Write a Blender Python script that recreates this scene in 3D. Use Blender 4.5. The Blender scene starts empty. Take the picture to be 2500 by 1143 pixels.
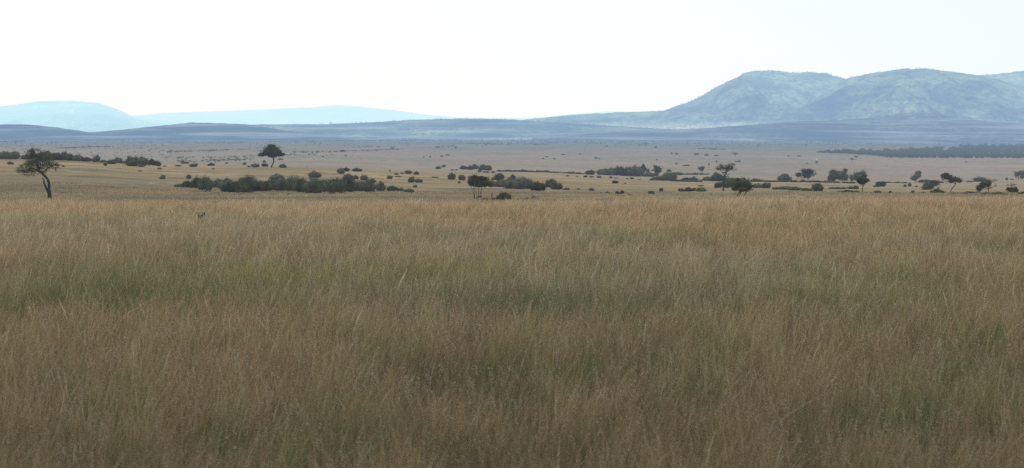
import bpy, math, random
import numpy as np
R = math.radians
F = 4665.0; HZ = 335.0; CX = 1250.0; EYE = 3.5      # lens in photo pixels, eye level row, centre column, eye height
sc = bpy.context.scene
col = sc.collection
rng = np.random.default_rng(11)

# ------------------------------------------------------------------ noise
def _h(ix, iy, s):
    n = (ix.astype(np.int64) * 374761393 + iy.astype(np.int64) * 668265263 + s * 1274126177) & 0x7fffffff
    n = ((n ^ (n >> 13)) * 1103515245) & 0x7fffffff
    n = (n ^ (n >> 16)) & 0xffffff
    return n / float(0xffffff)
def vnoise(x, y, s=0):
    x = np.asarray(x, float); y = np.asarray(y, float)
    ix = np.floor(x); iy = np.floor(y); fx = x - ix; fy = y - iy
    fx = fx * fx * (3 - 2 * fx); fy = fy * fy * (3 - 2 * fy)
    ix = ix.astype(np.int64); iy = iy.astype(np.int64)
    a = _h(ix, iy, s); b = _h(ix + 1, iy, s); c = _h(ix, iy + 1, s); d = _h(ix + 1, iy + 1, s)
    return (a * (1 - fx) + b * fx) * (1 - fy) + (c * (1 - fx) + d * fx) * fy
def fbm(x, y, s=0, o=4):
    t = 0; a = 1; n = 0
    for k in range(o):
        t = t + a * vnoise(np.asarray(x) * 2 ** k, np.asarray(y) * 2 ** k, s + k * 17); n += a; a *= .5
    return t / n

# ------------------------------------------------------------------ terrain: height as a function of place
COLS = np.array([-500, 0, 600, 1200, 1800, 2500, 3000], float)
ROWS = {
 12:  None,
 60:  [647, 647, 647, 647, 647, 647, 647],
 120: [524, 524, 525, 526, 519, 517, 517],
 145: [514, 514, 516, 516, 508, 506, 506],
 175: [504, 504, 506, 505, 498, 496, 496],
 230: [489, 489, 491, 490, 485, 482, 482],
 300: [466, 468, 478, 481, 477, 476, 476],
 400: [440, 445, 462, 468, 471, 472, 472],
 520: [410, 415, 438, 452, 463, 469, 470],
 680: [386, 386, 408, 435, 453, 463, 465],
 850: [388, 387, 406, 424, 446, 457, 460],
 1100: [390, 388, 405, 418, 440, 446, 450],
 1500: [386, 385, 402, 410, 428, 435, 440],
 2200: [380, 380, 390, 398, 408, 415, 420],
 3000: [368, 370, 377, 385, 392, 398, 400],
 4200: [356, 358, 362, 368, 374, 384, 388],
 6000: [349, 350, 352, 353, 358, 364, 366],
 8500: [342, 343, 344, 344, 347, 352, 354],
 12000: [338, 338, 340, 341, 337, 343, 345],
 20000: [336.5] * 7, 60000: [335.6] * 7}
LD = np.linspace(math.log(8), math.log(60000), 900)
_ds = [0.1] + [d for d in ROWS if ROWS[d]]
_tab = []
for c in range(len(COLS)):
    zs = [0.0] + [EYE - (ROWS[d][c] - HZ) / F * d for d in ROWS if ROWS[d]]
    z = np.interp(np.exp(LD), _ds, zs)
    k = np.hanning(17); k /= k.sum()
    z = np.convolve(np.pad(z, 8, 'edge'), k, 'valid')
    _tab.append(z)
TAB = np.array(_tab)
def zf(X, Y):
    X = np.asarray(X, float); Y = np.asarray(Y, float)
    Yc = np.clip(Y, 8, 59999)
    px = CX + F * X / np.maximum(Yc, 60)
    px = np.clip(px, COLS[0], COLS[-1] - 1e-3)
    ci = np.clip(np.searchsorted(COLS, px, 'right') - 1, 0, len(COLS) - 2)
    t = (px - COLS[ci]) / (COLS[ci + 1] - COLS[ci]); t = t * t * (3 - 2 * t)
    u = (np.log(Yc) - LD[0]) / (LD[1] - LD[0]); ui = np.clip(u.astype(int), 0, len(LD) - 2); uf = u - ui
    za = TAB[ci, ui] * (1 - uf) + TAB[ci, ui + 1] * uf
    zb = TAB[ci + 1, ui] * (1 - uf) + TAB[ci + 1, ui + 1] * uf
    z = za * (1 - t) + zb * t
    amp = np.interp(Yc, [8, 60, 140, 300, 1500, 6000, 20000], [.06, .12, .14, .35, .8, 1.5, 3])
    sc_ = np.interp(Yc, [8, 200, 1500, 8000], [9, 30, 120, 500])
    return z + amp * (fbm(X / 14.0, Y / 14.0, 5, 2) - .5) * (Yc < 400) + amp * (fbm(X / 110.0, Y / 140.0, 9, 3) - .5) * (Yc >= 150)
_DG = np.exp(np.linspace(math.log(150), math.log(15000), 1600))
def depth_at(px, py):
    X = (px - CX) / F * _DG
    y = HZ + F * (EYE - zf(X, _DG)) / _DG
    i = np.argmax(y <= py)
    if y[i] > py: i = len(_DG) - 1
    return float(_DG[i])

# ------------------------------------------------------------------ materials
def haze_group():  # haze painted as a glow mixed into each surface by distance
    g = bpy.data.node_groups.new('aerial_haze', 'ShaderNodeTree')
    g.interface.new_socket('Shader', in_out='INPUT', socket_type='NodeSocketShader')
    g.interface.new_socket('Shader', in_out='OUTPUT', socket_type='NodeSocketShader')
    N = g.nodes; L = g.links
    i = N.new('NodeGroupInput'); o = N.new('NodeGroupOutput')
    geo = N.new('ShaderNodeNewGeometry')
    ln = N.new('ShaderNodeVectorMath'); ln.operation = 'LENGTH'; L.new(geo.outputs['Position'], ln.inputs[0])
    def m(op, a, b=None):
        n = N.new('ShaderNodeMath'); n.operation = op
        for k, v in enumerate((a, b)):
            if v is None: continue
            if isinstance(v, (int, float)): n.inputs[k].default_value = v
            else: L.new(v, n.inputs[k])
        return n.outputs[0]
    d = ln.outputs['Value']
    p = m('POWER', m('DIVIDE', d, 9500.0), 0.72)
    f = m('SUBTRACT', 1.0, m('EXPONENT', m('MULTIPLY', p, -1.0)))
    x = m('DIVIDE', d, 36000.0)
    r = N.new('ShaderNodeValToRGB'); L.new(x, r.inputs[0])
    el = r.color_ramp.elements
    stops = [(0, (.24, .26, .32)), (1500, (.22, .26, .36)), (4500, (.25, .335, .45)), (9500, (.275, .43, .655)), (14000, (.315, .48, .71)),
             (17500, (.42, .64, .82)), (23000, (.68, 1.0, 1.12)), (33000, (.72, .98, 1.07))]  # near haze dimmed for cloud shade, far haze brightened for sun
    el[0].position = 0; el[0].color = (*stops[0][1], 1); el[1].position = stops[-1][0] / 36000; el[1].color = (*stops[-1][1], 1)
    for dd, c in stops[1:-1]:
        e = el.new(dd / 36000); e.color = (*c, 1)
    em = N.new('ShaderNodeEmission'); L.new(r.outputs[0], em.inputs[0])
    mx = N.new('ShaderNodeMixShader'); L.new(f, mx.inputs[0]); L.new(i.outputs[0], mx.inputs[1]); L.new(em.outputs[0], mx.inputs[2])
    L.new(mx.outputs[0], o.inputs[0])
    return g
HG = haze_group()
class MT:
    def __init__(s, name):
        s.m = bpy.data.materials.new(name); s.m.use_nodes = True
        s.m.cycles.emission_sampling = 'NONE'
        s.N = s.m.node_tree.nodes; s.L = s.m.node_tree.links; s.N.clear()
        s.out = s.N.new('ShaderNodeOutputMaterial')
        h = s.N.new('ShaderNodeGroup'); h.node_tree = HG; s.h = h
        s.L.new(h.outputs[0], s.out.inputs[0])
        s.geo = s.N.new('ShaderNodeNewGeometry')
    def noise(s, scale, detail=4, vec=None, rough=.55):
        mp = s.N.new('ShaderNodeMapping'); mp.inputs['Scale'].default_value = scale if hasattr(scale, '__len__') else (scale,) * 3
        s.L.new(vec or s.geo.outputs['Position'], mp.inputs[0])
        n = s.N.new('ShaderNodeTexNoise'); n.inputs['Scale'].default_value = 1; n.inputs['Detail'].default_value = detail
        n.inputs['Roughness'].default_value = rough
        s.L.new(mp.outputs[0], n.inputs['Vector']); return n.outputs['Fac']
    def ramp(s, fac, stops):
        r = s.N.new('ShaderNodeValToRGB'); s.L.new(fac, r.inputs[0]); el = r.color_ramp.elements
        def c4(c): return (c, c, c, 1) if isinstance(c, (int, float)) else (*c, 1)
        el[0].position = stops[0][0]; el[0].color = c4(stops[0][1]); el[1].position = stops[-1][0]; el[1].color = c4(stops[-1][1])
        for p, c in stops[1:-1]: el.new(p).color = c4(c)
        return r.outputs[0]
    def mix(s, fac, a, b, mode='MIX'):
        n = s.N.new('ShaderNodeMix'); n.data_type = 'RGBA'; n.blend_type = mode
        for k, v in ((0, fac), (6, a), (7, b)):
            if isinstance(v, (int, float)): n.inputs[k].default_value = v
            elif isinstance(v, tuple): n.inputs[k].default_value = (*v, 1)
            else: s.L.new(v, n.inputs[k])
        return n.outputs[2]
    def math(s, op, a, b=0.0, clamp=False):
        n = s.N.new('ShaderNodeMath'); n.operation = op; n.use_clamp = clamp
        for k, v in enumerate((a, b)):
            if isinstance(v, (int, float)): n.inputs[k].default_value = v
            else: s.L.new(v, n.inputs[k])
        return n.outputs[0]
    def diffuse(s, colr, bump=None, bs=.3, bd=.1, rough=.9, trans=0):
        b = s.N.new('ShaderNodeBsdfDiffuse'); b.inputs['Roughness'].default_value = .5
        if isinstance(colr, tuple): b.inputs[0].default_value = (*colr, 1)
        else: s.L.new(colr, b.inputs[0])
        if bump is not None:
            bn = s.N.new('ShaderNodeBump'); bn.inputs['Strength'].default_value = bs; bn.inputs['Distance'].default_value = bd
            s.L.new(bump, bn.inputs['Height']); s.L.new(bn.outputs[0], b.inputs['Normal'])
        o = b.outputs[0]
        if trans:
            t = s.N.new('ShaderNodeBsdfTranslucent')
            if isinstance(colr, tuple): t.inputs[0].default_value = (*colr, 1)
            else: s.L.new(colr, t.inputs[0])
            mx = s.N.new('ShaderNodeMixShader'); mx.inputs[0].default_value = trans
            s.L.new(o, mx.inputs[1]); s.L.new(t.outputs[0], mx.inputs[2]); o = mx.outputs[0]
        s.L.new(o, s.h.inputs[0]); return s.m

def sepy(mt):
    n = mt.N.new('ShaderNodeSeparateXYZ'); mt.L.new(mt.geo.outputs['Position'], n.inputs[0]); return n.outputs

# ground
g = MT('dry_savanna_ground')
sx = sepy(g)
big = g.noise((.006, .004, 0), 5)
mid = g.noise((.03, .02, 0), 5)
fine = g.noise((.9, .5, 0), 4, rough=.7)
tan = g.ramp(mid, [(.3, (.16, .122, .078)), (.46, (.23, .17, .11)), (.6, (.27, .20, .125)), (.75, (.33, .25, .165))])
olive = g.ramp(mid, [(.3, (.135, .115, .075)), (.7, (.20, .165, .105))])
c = g.mix(g.ramp(big, [(.38, .9), (.54, 0.0)]), tan, olive)
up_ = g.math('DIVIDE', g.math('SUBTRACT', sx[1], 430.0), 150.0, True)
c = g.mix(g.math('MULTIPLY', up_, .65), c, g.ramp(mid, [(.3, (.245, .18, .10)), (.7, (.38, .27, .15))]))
streak = g.noise((.03, .035, 0), 5, rough=.65)
c = g.mix(g.ramp(streak, [(.50, 0.0), (.64, .8)]), c, (.095, .088, .062))
streak2 = g.noise((.05, .012, 3), 3, rough=.6)
c = g.mix(g.ramp(streak2, [(.58, 0.0), (.72, .35)]), c, (.40, .33, .21))
c = g.mix(g.ramp(fine, [(.3, .4), (.6, 0.0)]), c, (.07, .065, .04))
# far plain: paler, greyer, pinkish dry grass, with sparse dark scrub tone
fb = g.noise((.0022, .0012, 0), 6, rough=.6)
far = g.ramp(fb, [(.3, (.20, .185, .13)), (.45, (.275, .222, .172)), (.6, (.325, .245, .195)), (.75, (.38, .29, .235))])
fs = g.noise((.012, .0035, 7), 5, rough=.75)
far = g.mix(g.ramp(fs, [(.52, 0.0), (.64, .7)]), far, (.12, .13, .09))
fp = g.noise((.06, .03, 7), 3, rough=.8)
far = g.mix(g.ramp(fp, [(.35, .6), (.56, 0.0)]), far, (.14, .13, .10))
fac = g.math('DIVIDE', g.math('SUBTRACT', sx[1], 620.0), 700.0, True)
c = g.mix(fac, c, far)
# very far part is bushier, greener
fac2 = g.math('DIVIDE', g.math('SUBTRACT', sx[1], 3600.0), 3500.0, True)
vf = g.noise((.008, .0016, 2), 6, rough=.7)
c = g.mix(g.math('MULTIPLY', fac2, .85), c, g.ramp(vf, [(.38, (.05, .07, .05)), (.55, (.16, .17, .12)), (.7, (.27, .26, .20))]))
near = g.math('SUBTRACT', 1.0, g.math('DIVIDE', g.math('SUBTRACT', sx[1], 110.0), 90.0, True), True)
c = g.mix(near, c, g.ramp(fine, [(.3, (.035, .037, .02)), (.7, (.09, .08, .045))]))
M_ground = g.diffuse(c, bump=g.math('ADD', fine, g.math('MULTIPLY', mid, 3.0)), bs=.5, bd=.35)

# grass
g = MT('dry_grass')
at = g.N.new('ShaderNodeAttribute'); at.attribute_name = 'tint'
M_grass = g.diffuse(at.outputs['Color'], trans=.3)

def leafmat(name, dark, light, sc_=.8):
    g = MT(name)
    n = g.noise(sc_, 3)
    oi = g.N.new('ShaderNodeObjectInfo')
    n2 = g.math('ADD', n, g.math('MULTIPLY', g.math('SUBTRACT', oi.outputs['Random'], .5), .45))
    return g.diffuse(g.ramp(n2, [(.25, dark), (.8, light)]), trans=.2)
M_leaf = leafmat('dark_bush_leaves', (.036, .046, .032), (.125, .138, .084))
M_leaf_acacia = leafmat('acacia_leaves', (.032, .038, .024), (.105, .11, .066))
M_leaf_green = leafmat('green_shrub_leaves', (.06, .085, .04), (.12, .15, .075))
M_leaf_dry = leafmat('dry_shrub_twigs', (.05, .045, .035), (.13, .11, .085))
M_leaf_grey = leafmat('grey_scrub_leaves', (.07, .08, .065), (.14, .145, .115))
g = MT('tree_bark')
bn = g.noise((3, 3, 1.2), 5)
M_bark = g.diffuse(g.ramp(bn, [(.3, (.022, .02, .018)), (.7, (.065, .055, .048))]), bump=bn, bs=.5, bd=.05)
g = MT('pale_rock'); M_rock = g.diffuse(g.ramp(g.noise(2.0), [(.3, (.55, .56, .58)), (.7, (.8, .82, .85))]))

def hillmat(name, green, pale, dark, zlo, zhi, cover=.5, seed=0, blot=.0022, st=.55, spk=.85):
    g = MT(name)
    s = sepy(g)
    big = g.noise((blot, blot * .7, blot * 1.6), 6, rough=.62)
    sp = g.noise((.034, .016, .045), 4, rough=.72)
    strat = g.noise((.0012, .0006, .05), 4, rough=.6)
    c = g.ramp(big, [(.32, dark), (.46, tuple(a * .6 + b * .4 for a, b in zip(dark, green))), (.58, green), (.74, pale)])  # pale and dark blotches stand in for sun patches and gully shade
    c = g.mix(g.ramp(sp, [(cover - .09, spk), (cover + .09, 0.0)]), c, dark)
    sp2 = g.noise((.011, .006, .016), 3, rough=.8)
    c = g.mix(g.ramp(sp2, [(.38, .65), (.54, 0.0)]), c, dark)
    c = g.mix(g.ramp(strat, [(.5, 0.0), (.66, st)]), c, pale)
    if zhi is not None:   # sunlit strip painted as pale dry grass on the lowest slopes
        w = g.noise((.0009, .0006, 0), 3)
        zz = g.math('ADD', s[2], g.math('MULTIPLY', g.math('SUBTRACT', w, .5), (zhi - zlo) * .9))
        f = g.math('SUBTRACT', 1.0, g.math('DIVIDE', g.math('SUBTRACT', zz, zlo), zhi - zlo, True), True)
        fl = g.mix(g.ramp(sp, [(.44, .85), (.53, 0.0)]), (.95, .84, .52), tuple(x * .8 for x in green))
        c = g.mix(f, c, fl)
    return g.diffuse(c)

# ------------------------------------------------------------------ object helpers
def tag(o, label=None, cat=None, group=None, kind=None):
    if label: o['label'] = label
    if cat: o['category'] = cat
    if group: o['group'] = group
    if kind: o['kind'] = kind
    return o
def mesh_np(name, V, polys_flat, sizes, mat, smooth=False):
    me = bpy.data.meshes.new(name)
    V = np.asarray(V, np.float32); pf = np.asarray(polys_flat, np.int32); sizes = np.asarray(sizes, np.int32)
    me.vertices.add(len(V)); me.vertices.foreach_set('co', V.ravel())
    me.loops.add(len(pf)); me.loops.foreach_set('vertex_index', pf)
    me.polygons.add(len(sizes))
    st = np.zeros(len(sizes), np.int32); st[1:] = np.cumsum(sizes)[:-1]
    me.polygons.foreach_set('loop_start', st); me.polygons.foreach_set('loop_total', sizes)
    if smooth: me.polygons.foreach_set('use_smooth', np.ones(len(sizes), bool))
    me.materials.append(mat)
    me.update(calc_edges=True)
    return me
def link(name, me, loc=(0, 0, 0), parent=None):
    o = bpy.data.objects.new(name, me); o.location = loc; col.objects.link(o)
    if parent: o.parent = parent
    return o
def grid_mesh(name, P, mat, smooth=True):
    n, m, _ = P.shape
    i = np.arange(n * m).reshape(n, m)
    q = np.stack([i[:-1, :-1], i[:-1, 1:], i[1:, 1:], i[1:, :-1]], -1).reshape(-1, 4)
    return mesh_np(name, P.reshape(-1, 3), q.ravel(), np.full(len(q), 4), mat, smooth)

# ------------------------------------------------------------------ ground sheet
ys = np.concatenate([[-400, -150, -40, 0, 8], np.exp(np.linspace(math.log(12), math.log(60000), 620))])
s = np.linspace(-1, 1, 361); s = .55 * s + .45 * s ** 3
W = np.maximum(250, .75 * ys)
X = s[None, :] * W[:, None]; Y = np.repeat(ys[:, None], len(s), 1)
tag(link('ground', grid_mesh('ground', np.stack([X, Y, zf(X, Y)], -1), M_ground)), 'open savanna ground rolling from the tall grass to the hills', 'ground', kind='structure')

# ------------------------------------------------------------------ hills
def hill(label, sky, Dr, Df, mat, gul=.16, seed=1, gx=900., power=1.0, sm=9, foot=-25):
    sky = np.array(sky, float)
    px = np.linspace(sky[0, 0], sky[-1, 0], 560)
    py = np.interp(px, sky[:, 0], sky[:, 1])
    k = np.hanning(sm); k /= k.sum(); py = np.convolve(np.pad(py, sm // 2, 'edge'), k, 'valid')
    py = py + (fbm(px / 16., px * 0, seed, 4) - .5) * (2.6 if sm < 9 else 1.8)
    zr = EYE - (py - HZ) / F * Dr
    nu = 90; us = np.linspace(0, 1.35, nu)
    P = np.zeros((nu, len(px), 3))
    tt = (px - CX) / F
    for a, u in enumerate(us):
        D = Df + (Dr - Df) * u
        Xx = tt * D
        if u <= 1:
            v = u ** power; v = .35 * v + .65 * v * v * (3 - 2 * v)
            env = math.sin(math.pi * min(1, u)) ** .8
        else:
            v = 1 - (u - 1) * 1.6; env = 0
        hgt = zr - foot
        n = np.abs(fbm(Xx / gx + seed * 3.1 + u * .5, D / (gx * 2.4) + Xx * 0, seed + 5, 4) - .5) * 2
        n2 = fbm(Xx / (gx * .35), D / (gx * .5) + Xx * 0, seed + 9, 4) - .5
        z = foot + hgt * v + env * hgt * (gul * (n - .42) * 1.3 + gul * .5 * n2)
        P[a] = np.stack([Xx, Xx * 0 + D, z], -1)
    o = link('hill', grid_mesh('hill', P, mat))
    return tag(o, label, 'hill', kind='structure')
H_far = hillmat('hazy_far_hill', (.40, .42, .26), (.8, .8, .5), (.02, .03, .04), 0, None, st=.0)
H_near = hillmat('bushy_dark_hill', (.10, .11, .07), (.50, .47, .36), (.03, .045, .04), 0, None, cover=.48, st=.7)
H_mid = hillmat('wooded_ridge', (.36, .40, .19), (.70, .70, .40), (.05, .07, .06), 0, None, cover=.47, st=.35)
H_main = hillmat('green_mountainside', (.50, .54, .28), (.70, .71, .42), (.05, .07, .07), 72, 124, cover=.46, spk=.55, st=.0, blot=.0019)  # pale greens and foot strip carry the sunshine in the colour
H_foot = hillmat('shaded_foothill', (.22, .22, .15), (.50, .46, .36), (.05, .06, .05), 0, None, cover=.47)  # cloud shade put into the colours
hill('very pale long range on the skyline farthest away', [(250, 300), (320, 283), (400, 276), (600, 269), (760, 262), (820, 257), (880, 260), (950, 268), (1050, 281), (1120, 287), (1300, 288), (1400, 280), (1440, 275), (1480, 271), (1520, 272), (1600, 277), (1750, 300)], 33000, 27000, H_far, .35, 3, 1200)
hill('pale blue rounded hill with a steep drop beside the far range', [(-300, 275), (-100, 268), (0, 260), (50, 254), (100, 247), (180, 246), (240, 251), (290, 268), (330, 287), (380, 293), (440, 300), (520, 306), (640, 316), (760, 325)], 23500, 18500, H_far, .4, 5, 900)
hill('long wooded ridge below the pale range with grassy patches painted sunlit', [(350, 322), (450, 312), (600, 304), (700, 303), (800, 303), (900, 299), (1000, 293), (1130, 289), (1250, 292), (1400, 301), (1560, 311), (1660, 317), (1800, 322), (1950, 330)], 13300, 10800, H_mid, .2, 7, 800)
hill('dark flat hill with its gentle end sinking into the plain', [(-400, 306), (-200, 303), (0, 304), (60, 304), (140, 311), (210, 322), (260, 328), (330, 336), (400, 343)], 10200, 8800, H_near, .12, 9, 700)
hill('dark low dome hill in front of the pale rounded hill', [(60, 341), (130, 331), (200, 324), (300, 317), (400, 306), (470, 299), (540, 301), (610, 304), (700, 319), (780, 331), (850, 339), (900, 344)], 10600, 9000, H_near, .12, 11, 700)
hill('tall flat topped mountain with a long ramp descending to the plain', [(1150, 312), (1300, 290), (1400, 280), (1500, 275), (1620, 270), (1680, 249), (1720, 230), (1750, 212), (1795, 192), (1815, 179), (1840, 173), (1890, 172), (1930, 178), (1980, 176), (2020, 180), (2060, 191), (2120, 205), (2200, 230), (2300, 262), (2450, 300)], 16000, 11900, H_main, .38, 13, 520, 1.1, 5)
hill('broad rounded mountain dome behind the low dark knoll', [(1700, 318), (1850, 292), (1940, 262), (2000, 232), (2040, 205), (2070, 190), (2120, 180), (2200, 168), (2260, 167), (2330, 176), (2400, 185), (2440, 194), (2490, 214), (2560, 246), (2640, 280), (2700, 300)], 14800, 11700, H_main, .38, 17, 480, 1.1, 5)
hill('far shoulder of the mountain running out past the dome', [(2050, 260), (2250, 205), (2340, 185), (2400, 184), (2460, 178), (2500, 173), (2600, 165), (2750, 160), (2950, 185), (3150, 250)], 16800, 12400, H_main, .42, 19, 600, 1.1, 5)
hill('low dark knoll at the foot of the mountain dome', [(1880, 325), (1990, 305), (2060, 292), (2150, 286), (2190, 278), (2240, 275), (2290, 277), (2330, 287), (2400, 295), (2520, 304), (2700, 310), (2900, 320)], 11600, 10400, H_foot, .1, 23, 600)
hill('foothill in painted cloud shade below the painted sunlit strip of the mountain', [(1300, 332), (1450, 325), (1560, 320), (1660, 316), (1760, 310), (1850, 303), (1950, 296), (2060, 293), (2200, 296), (2350, 303), (2500, 306), (2700, 306), (3000, 318)], 11000, 8600, H_foot, .12, 29, 600)  # ridge stands in for the edge of a cloud shadow

# ------------------------------------------------------------------ foliage and wood
def leaf_quads(P, size, r, flat=0.):
    """small two-sided leaf sprays centred at P"""
    n = len(P)
    a = r.normal(size=(n, 3)); a[:, 2] *= (1 - flat); a /= np.linalg.norm(a, axis=1)[:, None]
    b = r.normal(size=(n, 3)); b -= (b * a).sum(1)[:, None] * a; b /= np.linalg.norm(b, axis=1)[:, None]
    s1 = (size * r.uniform(.5, 1.25, n))[:, None]; s2 = s1 * r.uniform(.35, .8, n)[:, None]
    return np.stack([P - a * s1, P - b * s2, P + a * s1, P + b * s2], 1)      # a rhombic leaf spray
def crown_points(blobs, n_per_area, r, clump=.28, hollow=.5):
    out = []
    for (x, y, z, rx, ry, rz, dens) in blobs:
        n = int(max(14, n_per_area * rx * rz * math.pi * dens))
        k = max(5, int(6 + n / 45))
        d = r.normal(size=(k, 3)); d /= np.linalg.norm(d, axis=1)[:, None]
        rad = r.uniform(hollow, 1.0, k) ** .8
        cc = d * rad[:, None] * .84
        idx = r.integers(0, k, n)
        p = cc[idx] * 1.06 + r.normal(size=(n, 3)) * clump * r.uniform(.5, 1.1, n)[:, None] * .62
        out.append(p * np.array([rx, ry, rz]) + np.array([x, y, z]))
    return np.concatenate(out)
def icore(blobs, r, k=.66):
    """lumpy inner mass so a dense bush is not see-through"""
    V = []; Fc = []; base = 0
    nu, nv = 9, 6
    for (x, y, z, rx, ry, rz, dens) in blobs:
        if dens < .9: continue
        ph = np.linspace(0, math.pi, nv)[:, None]; th = np.linspace(0, 2 * math.pi, nu, endpoint=False)[None, :]
        rr = k * (1 + .22 * (r.random((nv, nu)) - .5))
        v = np.stack([x + rx * rr * np.sin(ph) * np.cos(th), y + ry * rr * np.sin(ph) * np.sin(th), z + rz * rr * np.cos(ph) + 0 * th], -1)
        V.append(v.reshape(-1, 3))
        for a in range(nv - 1):
            for b in range(nu):
                Fc.append((base + a * nu + b, base + (a + 1) * nu + b, base + (a + 1) * nu + (b + 1) % nu, base + a * nu + (b + 1) % nu))
        base += nu * nv
    return (np.concatenate(V) if V else np.zeros((0, 3))), np.array(Fc, int).reshape(-1, 4)
def crown_mesh(name, blobs, s, mat, r, leaf_px=2.1, dens=1.0, core=True, min_leaf=.07, clump=.28):
    """blobs in metres; s = metres per photo pixel, which sets the leaf spray size worth modelling"""
    size = max(min_leaf, leaf_px * s * .5)
    P = crown_points(blobs, dens * 2.0 / (size * size * 1.9), r, clump)
    Q = leaf_quads(P, size, r)
    V = Q.reshape(-1, 3); n = len(V)
    faces = np.arange(n).reshape(-1, 4)
    if core:
        cv, cf = icore(blobs, r)
        V = np.concatenate([V, cv]); faces = np.concatenate([faces, cf + n])
    V[:, 2] = np.maximum(V[:, 2], -.1)
    return mesh_np(name, V, faces.ravel(), np.full(len(faces), 4), mat)
def tube_arrays(paths, sides=7):
    V = []; Fc = []; base = 0
    for path in paths:
        pts = np.array([p[:3] for p in path], float); rad = np.array([p[3] for p in path], float)
        # refine
        t = np.linspace(0, len(pts) - 1, (len(pts) - 1) * 3 + 1); i = np.arange(len(pts))
        pts = np.stack([np.interp(t, i, pts[:, k]) for k in range(3)], 1); rad = np.interp(t, i, rad)
        if len(pts) > 4:
            pts[1:-1] = .25 * pts[:-2] + .5 * pts[1:-1] + .25 * pts[2:]
        for k in range(len(pts)):
            d = pts[min(k + 1, len(pts) - 1)] - pts[max(k - 1, 0)]; d /= np.linalg.norm(d) + 1e-9
            u = np.cross(d, [0, 1, 0]); u = u / (np.linalg.norm(u) + 1e-9); w = np.cross(d, u)
            for a in range(sides):
                th = 2 * math.pi * a / sides
                rr = rad[k] * (1 + .14 * math.sin(3 * th + k * 1.3))
                V.append(pts[k] + (u * math.cos(th) + w * math.sin(th)) * rr)
            if k:
                for a in range(sides):
                    b = (a + 1) % sides
                    Fc.append((base + (k - 1) * sides + a, base + (k - 1) * sides + b, base + k * sides + b, base + k * sides + a))
        base += len(pts) * sides
    return np.array(V), np.array(Fc)
def tube_mesh(name, paths, mat):
    V, Fc = tube_arrays(paths)
    return mesh_np(name, V, Fc.ravel(), np.full(len(Fc), 4), mat, True)

MATS = {'b': M_leaf, 'a': M_leaf_acacia, 'g': M_leaf_green, 'd': M_leaf_dry, 'y': M_leaf_grey}
NOBJ = [0]
def place(px, base, D=None):
    D = D or depth_at(px, base)
    X = (px - CX) / F * D
    z = float(zf(X, D))
    return D, X, z, D / F
def bush(px, base, w, h, label, mat='b', D=None, group=None, name='bush', stretch=1.0):
    """a bush standing on the ground: w, h give its width and height in photo pixels at that distance"""
    NOBJ[0] += 1
    r = np.random.default_rng(NOBJ[0] * 7 + 3)
    D, X, z, s = place(px, base, D)
    Wm, Hm = w * s * (1.42 if group and ('thicket' in group or 'crest' in group or 'grove' in group) else 1.22), h * s * (1.0 if group and 'thicket' in group else 1.06)
    n = 3 if w < 14 else (5 if w < 24 else 7)
    bl = []
    top = r.uniform(-.25, .25)
    for k in range(n):
        fx = (k + .5) / n * 2 - 1 + r.uniform(-.12, .12)
        e = math.sqrt(max(.05, 1 - (abs(fx - top * .6) * .85) ** 2.2))
        rz = Hm * (.30 + .24 * e * r.uniform(.8, 1.15)); rx = Wm * (.20 + .42 / n) * r.uniform(.85, 1.15)
        rx = min(rx, Wm * .5)
        x = fx * (Wm * .5 - rx * .85)
        zc = max(rz * .75, Hm * e * r.uniform(.70, 1.10) - rz)
        bl.append((x, r.uniform(-.35, .35) * Wm * .6, zc, rx, rx * .9, rz, 1.0))
    bl.append((0, 0, Hm * .36, Wm * .42, Wm * .36, Hm * .4, 1.0))
    me = crown_mesh(name, bl, s, MATS[mat], r, leaf_px=1.9 if w > 12 else 1.5)
    o = link(name, me, (X, D, z - .02))
    return tag(o, label, 'bush', group)
def tree(px, base, blobs, stems, label, mat='a', D=None, group=None, name='acacia_tree', dens=1.0, leaf_px=2.0, core=True, cat='tree', clump=.28, part='trunk', depthk=.9, bs=1.12):
    """blobs (cx, cy, rx, ry[, density]) and stems [(x, y, width)...] in photo pixels at the tree's distance"""
    NOBJ[0] += 1
    r = np.random.default_rng(NOBJ[0] * 7 + 3)
    D, X, z, s = place(px, base, D)
    root = bpy.data.objects.new(name, None); root.location = (X, D, z); root.empty_display_size = .5; col.objects.link(root)
    tag(root, label, cat, group)
    bl = []
    for b in blobs:
        cx, cy, rx, ry = b[:4]; dn = b[4] if len(b) > 4 else 1.0
        bl.append(((cx - px) * s, r.uniform(-.3, .3) * rx * s, (base - cy) * s, rx * s * 1.16 * bs, rx * s * depthk, ry * s * 1.2 * bs, dn))
    link('crown', crown_mesh('crown', bl, s, MATS[mat], r, leaf_px, dens, core, clump=clump), parent=root)
    if stems and part == 'stem':
        for st in stems:
            oy = r.uniform(-1.2, 1.2)
            link('stem', tube_mesh('stem', [[((x - px) * s, oy * (k + .3) * .4, (base - y) * s, w * s * .5) for k, (x, y, w) in enumerate(st)]], M_bark), parent=root)
    elif stems:
        main = stems[0]
        ps = [[((x - px) * s, 0, (base - y) * s, w * s * .5) for (x, y, w) in main]]
        me = tube_mesh('trunk', ps, M_bark); tr = link('trunk', me, parent=root)
        for st in stems[1:]:
            oy = r.uniform(-.6, .6)
            p = [((x - px) * s, oy * k * .5, (base - y) * s, w * s * .5) for k, (x, y, w) in enumerate(st)]
            link('branch', tube_mesh('branch', [p], M_bark), parent=root)
    return root

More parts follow.
